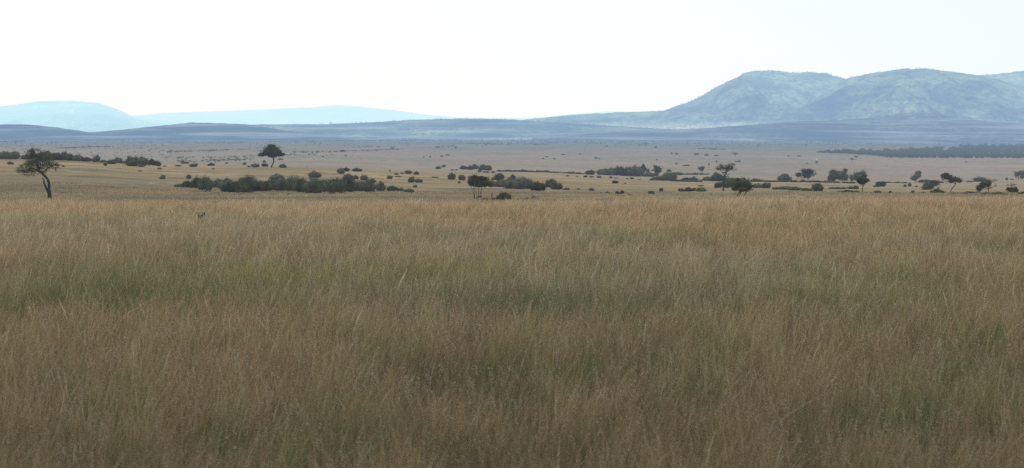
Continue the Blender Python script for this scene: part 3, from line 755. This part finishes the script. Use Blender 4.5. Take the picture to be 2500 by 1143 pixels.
run([(1855, 444), (1945, 445), (2010, 446), (2085, 448)], 13, 19, 5.5, 'low bush in the hedge line beneath the spreading and broad trees', 'hedge bushes below the big far trees')
run([(2165, 447), (2215, 448)], 12, 16, 3.6, 'thin bush in the faint hedge before the double decker tree', 'faint hedge bushes')
run([(2350, 477), (2500, 478)], 15, 18, 5, 'weedy low bush along the far edge of the tall grass', 'weedy bushes on the grass edge', mat='g')
run([(440, 470), (640, 476), (900, 476)], 55, 13, 4, 'tiny tuft bush in the grass before the long thicket', 'tufts before the thicket', mat='g')
# far plain single bushes
G7 = 'single bushes on the far plain'
r_ = random.Random(5)
for (px, b, w, h, lab) in [
 (1725, 381, 11, 6, 'distant gabled bush on the far plain above the grove'), (1700, 379, 14, 5, 'distant long bush before the gabled one'),
 (1748, 382, 12, 4, 'distant ragged bush after the gabled one'), (1925, 383, 5, 4, 'tiny round bush on the bare plain, lone one'),
 (1951, 383, 11, 4, 'small dark oblong bush on the bare plain'), (1994, 399, 7, 6, 'small dark bush with a white rock above it'),
 (1971, 401, 8, 3, 'flat tiny bush near the white rock'), (1805, 396, 9, 5, 'dark bush touching the ragged acacia top on the plain'),
 (1797, 396, 7, 3, 'flat bush leading to the ragged acacia top'), (1749, 397, 4, 6, 'upright tiny bush before the ragged acacia top'),
 (1731, 405, 4, 9, 'post like thin bush over the mushroom tree'), (1675, 406, 18, 4, 'long flat bush on the plain above the grove end'),
 (1652, 402, 7, 4, 'tiny arched bush before the long flat one'), (1640, 377, 5, 6, 'tiny dark bush, first of two side by side'),
 (1652, 378, 7, 6, 'tiny dark bush, second of two side by side'), (1601, 362, 6, 6, 'tiny dark bush high on the plain beyond the grove'),
 (1562, 356, 6, 4, 'tiny blurred bush beside the lollipop tree'), (1455, 388, 7, 5, 'small dark bush with a dot beside it on the plain'),
 (1461, 388, 3, 3, 'mere dot bush beside a slightly bigger one'), (1416, 378, 6, 4, 'brown dot bush on the plain above the grove start'),
 (1482, 358, 9, 3, 'flat dark bush far out on the plain'), (1335, 384, 8, 3, 'flat brown bush of a loose trio on the plain'),
 (1326, 389, 6, 4, 'pointed brown bush of a loose trio on the plain'), (1354, 390, 7, 5, 'round brown bush of a loose trio on the plain'),
 (1375, 379, 12, 3, 'blurred flat bush patch beyond the loose trio'), (1603, 392, 4, 4, 'dot bush above the narrow crowned tree'),
 (836, 371, 15, 6, 'blue tent shaped bush on the far plain above the thicket'), (958, 364, 12, 6, 'blue round bush on the far hedge streak'),
 (918, 368, 9, 4, 'small blue bush on the far hedge streak'), (844, 382, 5, 4, 'dark dot bush under the blue tent shaped one'),
 (788, 384, 6, 4, 'grey dot bush before the blue tent shaped one'), (1069, 361, 12, 5, 'flat grey bush far beyond the egg shaped bushes'),
 (1078, 383, 9, 4, 'brown tinged bush over the far blue clump'), (1092, 380, 12, 3, 'flat brown bush over the far blue clump'),
 (1035, 385, 5, 4, 'grey dot bush, first of two above the pyramid bush'), (1050, 385, 6, 4, 'grey dot bush, second of two above the pyramid bush'),
 (1112, 363, 7, 4, 'small dark bush past the flat grey one'), (685, 391, 14, 5, 'blue flat bush beside the umbrella acacia trunk'),
 (1255, 338, 5, 6, 'tiny tree speck where the plain meets the wooded ridge'), (2359, 398, 4, 5, 'tiny speck bush alone on the plain under the dark forest')]:
    bush(px, b, w, h, lab, 'b', group=G7)
D, X, z, s = place(1994, 392)
P = []
rr_ = np.random.default_rng(3)
ph = np.linspace(0, math.pi, 7)[:, None]; th = np.linspace(0, 2 * math.pi, 10)[None, :]
q = 1 + .2 * (rr_.random((7, 10)) - .5); q[:, -1] = q[:, 0]
P = np.stack([1.1 * q * np.sin(ph) * np.cos(th), 1.0 * q * np.sin(ph) * np.sin(th), 1.0 + 1.3 * q * np.cos(ph) + 0 * th], -1)
tag(link('rock', grid_mesh('rock', P, M_rock), (X, D, z)), 'pale white rock standing on the far plain behind a dark bush', 'rock')

# ------------------------------------------------------------------ uncountable scrub and forest
def mass(name, items, label, cat, mat, leaf=1.3, seed=1, quads=14):
    """items: (px, base, w, h) ; every clump is a rounded heap of leaf sprays on the ground"""
    r = np.random.default_rng(seed); VV = []
    for (px, b, w, h) in items:
        D, X, z, s = place(px, b)
        n = int(max(8, quads * max(1, w * h / 12)))
        p = r.normal(size=(n, 3)); p /= np.linalg.norm(p, axis=1)[:, None]; p *= r.uniform(.3, 1, n)[:, None]
        p = p * np.array([w * .5, w * .45, h * .5]) * s + np.array([X, D, z + h * s * .45])
        VV.append(leaf_quads(p, leaf * s, r).reshape(-1, 3))
    V = np.concatenate(VV)
    me = mesh_np(name, V, np.arange(len(V)), np.full(len(V) // 4, 4), mat)
    return tag(link(name, me), label, cat, kind='stuff')
rd = random.Random(21)
it = []
def line(x0, y0, x1, y1, h, n, w=8, jy=.8):
    for k in range(n):
        t = rd.random(); it.append((x0 + (x1 - x0) * t, y0 + (y1 - y0) * t + rd.gauss(0, jy), w * rd.uniform(.6, 1.5), h * rd.uniform(.6, 1.3)))
line(430, 395, 620, 390, 3.5, 60, 8, 1.2); line(400, 387, 610, 384, 2.5, 36, 8, 1.5); line(560, 384, 700, 378, 2.2, 34, 7, 2)
line(135, 363, 270, 358, 2.2, 45, 10, .5); line(400, 372, 560, 367, 2.4, 50, 9, .7); line(560, 366, 640, 362, 2, 18, 5, 1)
line(715, 372, 840, 371, 2.2, 45, 7, .8); line(830, 370, 985, 365, 2, 50, 8, .5); line(700, 378, 820, 374, 1.8, 35, 5, 2.4)
line(870, 358, 926, 358, 1.6, 16, 7, .4); line(655, 346.5, 900, 343.5, 2.2, 90, 10, .4); line(900, 343.5, 1130, 342.5, 2.2, 80, 10, .4)
line(0, 347, 60, 346, 3, 20, 9, .4); line(200, 344, 420, 342, 1.3, 50, 9, .5); line(510, 348, 600, 348, 1.5, 30, 9, .4)
line(1130, 351, 1250, 353, 1.7, 40, 8, .6); line(1300, 354, 1350, 355, 1.8, 18, 8, .5); line(1703, 364, 1770, 366, 2.2, 34, 7, .4)
line(1040, 360, 1110, 357, 1.8, 16, 6, 1.5); line(390, 380, 440, 372, 3, 10, 6, 3)
for k in range(620):
    x = rd.uniform(0, 2500); y = 341 + abs(rd.gauss(0, 1)) * 11
    if y < 395: it.append((x, y, rd.uniform(2, 5), rd.uniform(1.4, 3.2)))
for k in range(240):
    x = rd.uniform(1650, 2500); y = rd.uniform(340, 357)
    it.append((x, y, rd.uniform(2.5, 6), rd.uniform(1.4, 2.6)))
for k in range(240):
    x = rd.uniform(1150, 1800); y = rd.uniform(338, 352)
    it.append((x, y, rd.uniform(2, 5), rd.uniform(1.6, 3.6)))
for k in range(150):
    it.append((rd.uniform(0, 420), rd.uniform(345, 384), rd.uniform(3, 7), rd.uniform(1.4, 2.6)))
mass('scrub', it, 'faint scattered scrub and hedge streaks dotting the far plain', 'scrub', M_leaf_acacia, leaf=1.0, quads=16)
# forest along the far plain
top = np.array([(2000, 369), (2030, 367), (2060, 363), (2090, 366), (2105, 363), (2140, 366), (2160, 364), (2200, 362), (2240, 358), (2270, 360), (2290, 355), (2330, 357), (2350, 352), (2400, 350), (2440, 353), (2500, 349), (2620, 349)], float)
bot = np.array([(2000, 373), (2080, 376), (2140, 381), (2170, 385), (2250, 386), (2500, 387), (2620, 388)], float)
fo = []
for k in range(900):
    x = 1997 + 620 * rd.random() ** .85
    b = np.interp(x, bot[:, 0], bot[:, 1]); t = np.interp(x, top[:, 0], top[:, 1]) + 2 * math.sin(x * .31) + 1.5 * math.sin(x * .13)
    tt = rd.random() ** 1.2
    h = rd.uniform(7, 11) if b - t > 10 else (b - t) * rd.uniform(.8, 1.1)
    bb = b - tt * max(0, (b - t) - h * .95)
    fo.append((x, bb, rd.uniform(9, 17), h))
mass('forest', fo, 'dark blue band of riverside forest spread across the far plain', 'forest', M_leaf, leaf=1.6, seed=4, quads=13)
# tiny trees along the mountain skyline and slopes
def ridge_scrub():
    r = np.random.default_rng(8); VV = []
    ridges = [([(1640, 264), (1680, 249), (1720, 230), (1750, 212), (1795, 192), (1815, 179), (1840, 173), (1890, 172), (1930, 178), (1980, 176), (2020, 180), (2058, 191)], 16000, 90),
              ([(2070, 190), (2120, 180), (2200, 168), (2260, 167), (2330, 176)], 14800, 42), ([(2370, 186), (2400, 184), (2460, 178), (2500, 173), (2560, 168)], 16800, 40),
              ([(700, 303), (900, 299), (1000, 293), (1130, 289), (1250, 292), (1400, 301), (1560, 311), (1660, 316)], 13300, 110)]
    for sky, Dr, n in ridges:
        sky = np.array(sky, float)
        for k in range(n):
            x = r.uniform(sky[0, 0], sky[-1, 0]); y = np.interp(x, sky[:, 0], sky[:, 1]) + r.uniform(-.6, 1.2)
            s = Dr / F; hh = r.uniform(1.2, 3.2) * s; w = r.uniform(2, 5) * s
            q = r.normal(size=(12, 3)); q /= np.linalg.norm(q, axis=1)[:, None]
            q = q * np.array([w * .5, w * .5, hh * .5]) + np.array([(x - CX) / F * Dr, Dr - 20, EYE - (y - HZ) / F * Dr + hh * .2])
            VV.append(leaf_quads(q, .8 * s, r).reshape(-1, 3))
    V = np.concatenate(VV)
    tag(link('hillside_scrub', mesh_np('hillside_scrub', V, np.arange(len(V)), np.full(len(V) // 4, 4), M_leaf)), 'tiny scrub and trees fringing the mountain skyline', 'scrub', kind='stuff')
ridge_scrub()

# ------------------------------------------------------------------ tall grass
PATCH = [  # (px, py, rx, ry, green, gold, dark) greener, golder and darker patches of the meadow
 (520, 690, 420, 45, 1.0, .1, .25), (760, 655, 520, 22, .2, 1.0, 0), (980, 668, 120, 16, .9, 0, .5), (110, 640, 60, 14, .6, 0, .5), (400, 605, 200, 16, .55, 0, .1),
 (1500, 735, 420, 30, .7, 0, .7), (2150, 690, 260, 40, .8, .5, .1), (1150, 900, 200, 70, .8, 0, .9), (1750, 720, 160, 20, .6, 0, .5), (2350, 880, 200, 50, .8, 0, .6), (1500, 860, 300, 50, .9, 0, .4),
 (700, 1050, 260, 50, .6, 0, .5), (1300, 1080, 250, 60, .5, 0, .6), (2050, 1040, 250, 50, .6, 0, .4), (280, 1090, 260, 40, .5, 0, .5), (1950, 560, 300, 18, 0, .3, 0), (2100, 760, 260, 30, .4, 0, .3)]
def grass():
    r = np.random.default_rng(77)
    D0, D1 = 10.5, 400.
    def dens(D):   # stalks per square metre
        return np.where(D < 140, 540 * (20 / np.maximum(D, 16)) ** 1.32, 540 * (20 / 140.) ** 1.32 * (140 / D) ** 1.6)
    Dg = np.linspace(D0, D1, 2000); wd = dens(Dg) * (2 * (.268 * Dg * 1.10 + 1.2))
    cdf = np.cumsum(wd) * (Dg[1] - Dg[0]); N = int(cdf[-1]); print('grass stalks', N)
    Y = np.interp(r.random(N) * cdf[-1], cdf, Dg)
    X = r.uniform(-1, 1, N) * (.268 * Y * 1.10 + 1.2)
    head = r.uniform(.4, 1.5, N)
    # stalks grow in tussocks of about ten that share place, lean and tone
    G = 10; gid = np.arange(N) // G; lead = gid * G; ng = int(gid.max()) + 1
    lone = r.random(N) < .22
    rad = .035 + .045 * (Y[lead] / 20.) ** .8
    X = np.where(lone, X, X[lead] + r.normal(size=N) * rad); Y = np.where(lone, Y, Y[lead] + r.normal(size=N) * rad)
    Y = np.clip(Y, 10.3, 400)
    gton = np.where(lone, 1.0, r.uniform(.64, 1.36, ng)[gid]); ggrn = np.where(lone, 0, r.normal(0, .22, ng)[gid]); glx = np.where(lone, 0, r.normal(0, .13, ng)[gid]); ght = np.where(lone, 1, r.uniform(.82, 1.16, ng)[gid])
    k = .10 + Y * .0012
    X += k * (vnoise(X / .35, Y / .35, 3) - .5) * 2; Y += k * (vnoise(X / .35, Y / .35, 4) - .5) * 2
    px = CX + F * X / Y; zg = zf(X, Y); py = HZ + F * (EYE - zg - .6) / Y
    green = np.zeros(N); gold = np.zeros(N); dark = np.zeros(N)
    brk = np.clip((fbm(X / 1.0, Y / 2.6, 37, 3) - .5) * 2.6 + .5, 0, 1)
    wob = (fbm(X / 3.2, Y / 5.5, 31, 3) - .5) * 1.2
    for (cx, cy, rx, ry, a, b, c_) in PATCH:
        q = np.exp(-(((px - cx) / rx) ** 2 + ((py - cy) / ry) ** 2) * 1.1 + wob)
        q = np.clip(q * (.6 + 1.0 * brk), 0, 1)
        green = np.maximum(green, q * a); gold = np.maximum(gold, q * b); dark = np.maximum(dark, q * c_)
    n1 = fbm(X / 5.0, Y / 8.0, 41, 4); n2 = fbm(X / .55, Y / 1.5, 43, 3); n2 = np.clip((n2 - .5) * 1.7 + .5, 0, 1); n3 = fbm(X / 14., Y / 24., 47, 3)
    green = np.clip(green * 1.0 + np.clip((n1 - .50) * 3.6, 0, .9) + (n2 - .48) * 2.1 * np.interp(Y, [14, 60, 120], [1, .7, .35]), 0, 1)
    green = np.clip(green + ggrn, 0, 1)
    green *= np.interp(Y, [0, 60, 110, 160, 200], [1, .95, .45, .25, .1])
    u = r.random(N)
    tall = u < (.62 - .38 * green)                       # seed-bearing culms, else leafy blades
    h = np.where(tall, r.uniform(.62, 1.0, N), r.uniform(.32, .62, N)) * (1 - .22 * dark) * (.82 + .36 * n1) * (.72 + .5 * n2)
    h *= ght; h *= 1 + (vnoise(X / 2.5, Y / 9., 71) - .5) * np.interp(Y, [10, 60, 110], [.15, .3, .6])
    h *= np.interp(Y, [10, 115, 145, 170, 235, 400], [1, .95, .78, .45, .32, .3])
    w = np.where(tall, .0033, .0060) * (np.maximum(Y, 14) / 20.) ** .95 * r.uniform(.7, 1.3, N) * np.where(r.random(N) < .08, 1.7, 1.)
    yaw = r.uniform(0, math.pi, N); cw, sw = np.cos(yaw), np.sin(yaw)
    # face the blade roughly across the view so thin ones stay visible but keep variety
    az = r.normal(.18, .35, N) + (vnoise(X / .3, Y / .8, 61) - .5) * 2.2; lean = r.uniform(.05, .38, N) + (r.random(N) < .06) * r.uniform(.2, .6, N)
    wind = (vnoise(X / .6, Y / 2., 61) - .5)
    bent = r.random(N) < .05
    lx = .07 + .22 * wind + glx + r.normal(0, .12, N) + bent * r.normal(.15, .5, N); ly = r.normal(0, .2, N)
    fea = np.where(tall & (Y < 70) & (r.random(N) < .10 * np.clip(28 / Y, 0, 1)))[0]
    palem = tall & (r.random(N) < .05 * np.interp(Y, [10, 60, 120], [1, 1, .3])); head = np.where(palem, head * 1.7, head)
    t = np.array([0, .42, .72, 1.0])
    wt_tall = np.array([.9, .8, 1.35, .45]); wt_low = np.array([1.0, 1.1, .8, .15])
    V = np.zeros((N, 4, 2, 3), np.float32)
    for k in range(4):
        bend = t[k] ** 2
        cxk = X + lx * h * bend; cyk = Y + ly * h * bend; czk = zg - .03 + h * t[k] * (1 - .18 * np.minimum(1, lean * 1.5) * bend)
        ww = w * .5 * np.where(tall, np.where(k == 2, wt_tall[k] * head, wt_tall[k]), wt_low[k])
        for sgn, j in ((-1, 0), (1, 1)):
            V[:, k, j, 0] = cxk + sgn * ww * cw; V[:, k, j, 1] = cyk + sgn * ww * sw; V[:, k, j, 2] = czk
    # feathery panicles: small drooping spikelets round the tip of some culms
    M = 7
    ft = np.repeat(fea, M); nf = len(ft); tt = np.tile(np.linspace(.80, 1.03, M), len(fea))
    pc = np.stack([X[ft] + lx[ft] * h[ft] * tt ** 2, Y[ft] + ly[ft] * h[ft] * tt ** 2, zg[ft] - .03 + h[ft] * tt * (1 - .18 * np.minimum(1, lean[ft] * 1.5) * tt ** 2)], 1)
    sd = r.normal(0, 1, (nf, 3)) * np.array([.016, .016, .008]); sl = r.uniform(.018, .036, nf)
    p0 = pc; p2 = pc + sd + np.stack([.4 * sl, 0 * sl, -sl * r.uniform(-.2, 1, nf)], 1); mid_ = (p0 + p2) / 2
    wv = np.stack([r.uniform(.002, .005, nf), 0 * sl, r.uniform(.001, .003, nf)], 1) * (np.maximum(Y[ft], 14) / 20)[:, None]
    FV = np.stack([p0, mid_ - wv, p2, mid_ + wv], 1).astype(np.float32)
    # colours
    straw = np.array([.445, .325, .20]); pink = np.array([.48, .315, .235]); goldc = np.array([.42, .36, .14]); grn = np.array([.12, .162, .062]); grn2 = np.array([.215, .245, .10]); pale = np.array([.60, .53, .41])
    a = r.random(N)[:, None]
    ct = straw * (1 - a) + pink * a
    ct = ct * (1 - .85 * gold[:, None]) + goldc * .82 * gold[:, None]
    ct = ct * (.86 + .28 * r.random(N))[:, None] * (.62 + .72 * n2)[:, None]
    pl = palem[:, None]; ct = np.where(pl, pale, ct)
    rust = np.clip((n3 - .46) * 4 + .15, 0, .8)[:, None]; ct = ct * (1 - rust) + ct * np.array([1.03, .90, .80]) * rust
    cg = grn * (1 - a) + grn2 * a
    cg = cg * (1 - .5 * gold[:, None]) + goldc * .6 * .5 * gold[:, None]
    n5 = np.clip((fbm(X / 16., Y / 13., 53, 4) - .5) * 3.5 + .55, 0, 1)[:, None]; fl = np.interp(Y, [150, 190, 400], [0, .75, .85])[:, None]; ct = ct * (1 - fl) + (np.array([.40, .30, .185]) * n5 + np.array([.235, .205, .145]) * (1 - n5)) * (.8 + .4 * a) * fl
    gm = np.where(tall, .18 + .40 * green, .38 + .6 * green)[:, None]
    gm = gm * (1 - .75 * fl)
    tip = ct * (1 - gm) + cg * gm
    shade = ((1 - .30 * dark) * gton)[:, None]
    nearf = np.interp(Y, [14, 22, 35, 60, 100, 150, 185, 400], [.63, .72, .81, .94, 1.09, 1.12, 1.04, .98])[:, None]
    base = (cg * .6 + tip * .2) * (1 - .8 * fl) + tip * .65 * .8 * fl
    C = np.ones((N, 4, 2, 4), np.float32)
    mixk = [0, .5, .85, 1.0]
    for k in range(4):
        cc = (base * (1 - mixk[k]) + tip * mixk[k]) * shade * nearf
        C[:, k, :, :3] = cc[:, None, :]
    fc = np.ones((nf, 4, 4), np.float32)
    fcol = np.array([.56, .46, .36]) * (1 - r.random((nf, 1)) * .35) * nearf[ft]
    fc[:, :, :3] = fcol[:, None, :]
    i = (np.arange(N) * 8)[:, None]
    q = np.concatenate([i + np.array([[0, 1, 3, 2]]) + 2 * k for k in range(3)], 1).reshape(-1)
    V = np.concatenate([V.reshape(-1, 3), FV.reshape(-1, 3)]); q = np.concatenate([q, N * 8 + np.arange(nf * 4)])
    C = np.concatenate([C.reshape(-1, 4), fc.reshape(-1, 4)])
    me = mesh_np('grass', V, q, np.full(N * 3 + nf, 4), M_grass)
    at = me.attributes.new('tint', 'FLOAT_COLOR', 'POINT')
    at.data.foreach_set('color', C.reshape(-1))
    tag(link('grass', me), 'tall dry savanna grass gone to seed with greener patches', 'grass', kind='stuff')
grass()

# ------------------------------------------------------------------ light, sky, camera
SUN_EL, SUN_AZ = R(42), R(-62)          # azimuth measured from straight ahead (+Y), to the left
w = bpy.data.worlds.new('World'); sc.world = w; w.use_nodes = True
N = w.node_tree.nodes; L = w.node_tree.links; N.clear()
out = N.new('ShaderNodeOutputWorld')
sky = N.new('ShaderNodeTexSky'); sky.sky_type = 'NISHITA'; sky.sun_disc = False
sky.sun_elevation = SUN_EL; sky.sun_rotation = SUN_AZ; sky.dust_density = 4; sky.air_density = 1.2
b1 = N.new('ShaderNodeBackground'); b1.inputs[1].default_value = .12; L.new(sky.outputs[0], b1.inputs[0])
# bright cloud veil: almost white at the horizon, thinning to the right and higher up
tc = N.new('ShaderNodeTexCoord'); sep = N.new('ShaderNodeSeparateXYZ'); L.new(tc.outputs['Generated'], sep.inputs[0])
nz = N.new('ShaderNodeTexNoise'); nz.inputs['Scale'].default_value = 2.2; nz.inputs['Detail'].default_value = 4; L.new(tc.outputs['Generated'], nz.inputs['Vector'])
def wm(op, a, b=0., cl=False):
    n = N.new('ShaderNodeMath'); n.operation = op; n.use_clamp = cl
    for k, v in enumerate((a, b)):
        if isinstance(v, (int, float)): n.inputs[k].default_value = v
        else: L.new(v, n.inputs[k])
    return n.outputs[0]
thin = wm('ADD', wm('MULTIPLY', sep.outputs[0], 1.6), wm('MULTIPLY', sep.outputs[2], 4.0))
thin = wm('ADD', thin, wm('MULTIPLY', wm('SUBTRACT', nz.outputs[0], .5), .6), False)
rmp = N.new('ShaderNodeValToRGB'); L.new(thin, rmp.inputs[0])
rmp.color_ramp.elements[0].position = .05; rmp.color_ramp.elements[0].color = (1.06, 1.06, 1.06, 1)
rmp.color_ramp.elements[1].position = .75; rmp.color_ramp.elements[1].color = (.935, 1.04, 1.07, 1)
b2 = N.new('ShaderNodeBackground'); L.new(rmp.outputs[0], b2.inputs[0]); 
up = wm('MULTIPLY', wm('SUBTRACT', sep.outputs[2], .16), 2.0, True)      # unseen upper veil brightened to lift the light on the grass
L.new(wm('ADD', 1.0, wm('MULTIPLY', up, .5)), b2.inputs[1])
mx = N.new('ShaderNodeMixShader'); mx.inputs[0].default_value = .93
L.new(b1.outputs[0], mx.inputs[1]); L.new(b2.outputs[0], mx.inputs[2]); L.new(mx.outputs[0], out.inputs[0])

sd = bpy.data.lights.new('sun', 'SUN'); sd.energy = 1.0; sd.angle = R(14); sd.color = (1, .93, .82)
so = bpy.data.objects.new('sun', sd); col.objects.link(so)
import mathutils
dirv = mathutils.Vector((math.sin(SUN_AZ) * math.cos(SUN_EL), math.cos(SUN_AZ) * math.cos(SUN_EL), math.sin(SUN_EL)))
so.rotation_euler = dirv.to_track_quat('Z', 'Y').to_euler(); so.location = dirv * 50 + mathutils.Vector((0, 0, 10))

cd = bpy.data.cameras.new('camera'); cam = bpy.data.objects.new('camera', cd); col.objects.link(cam); sc.camera = cam
cd.sensor_width = 36; cd.lens = F / 2500 * 36; cd.clip_start = .5; cd.clip_end = 90000
cd.shift_y = -(571.5 - HZ) / 2500
cam.location = (0, 0, EYE); cam.rotation_euler = (R(90), 0, 0)
cd.dof.use_dof = True; cd.dof.focus_distance = 260; cd.dof.aperture_fstop = 2.8

sc.render.engine = 'CYCLES'
sc.view_settings.view_transform = 'Standard'; sc.view_settings.look = 'None'; sc.view_settings.exposure = 0; sc.view_settings.gamma = 1
sc.cycles.max_bounces = 5; sc.cycles.diffuse_bounces = 3; sc.cycles.transparent_max_bounces = 4
sc.cycles.use_denoising = False
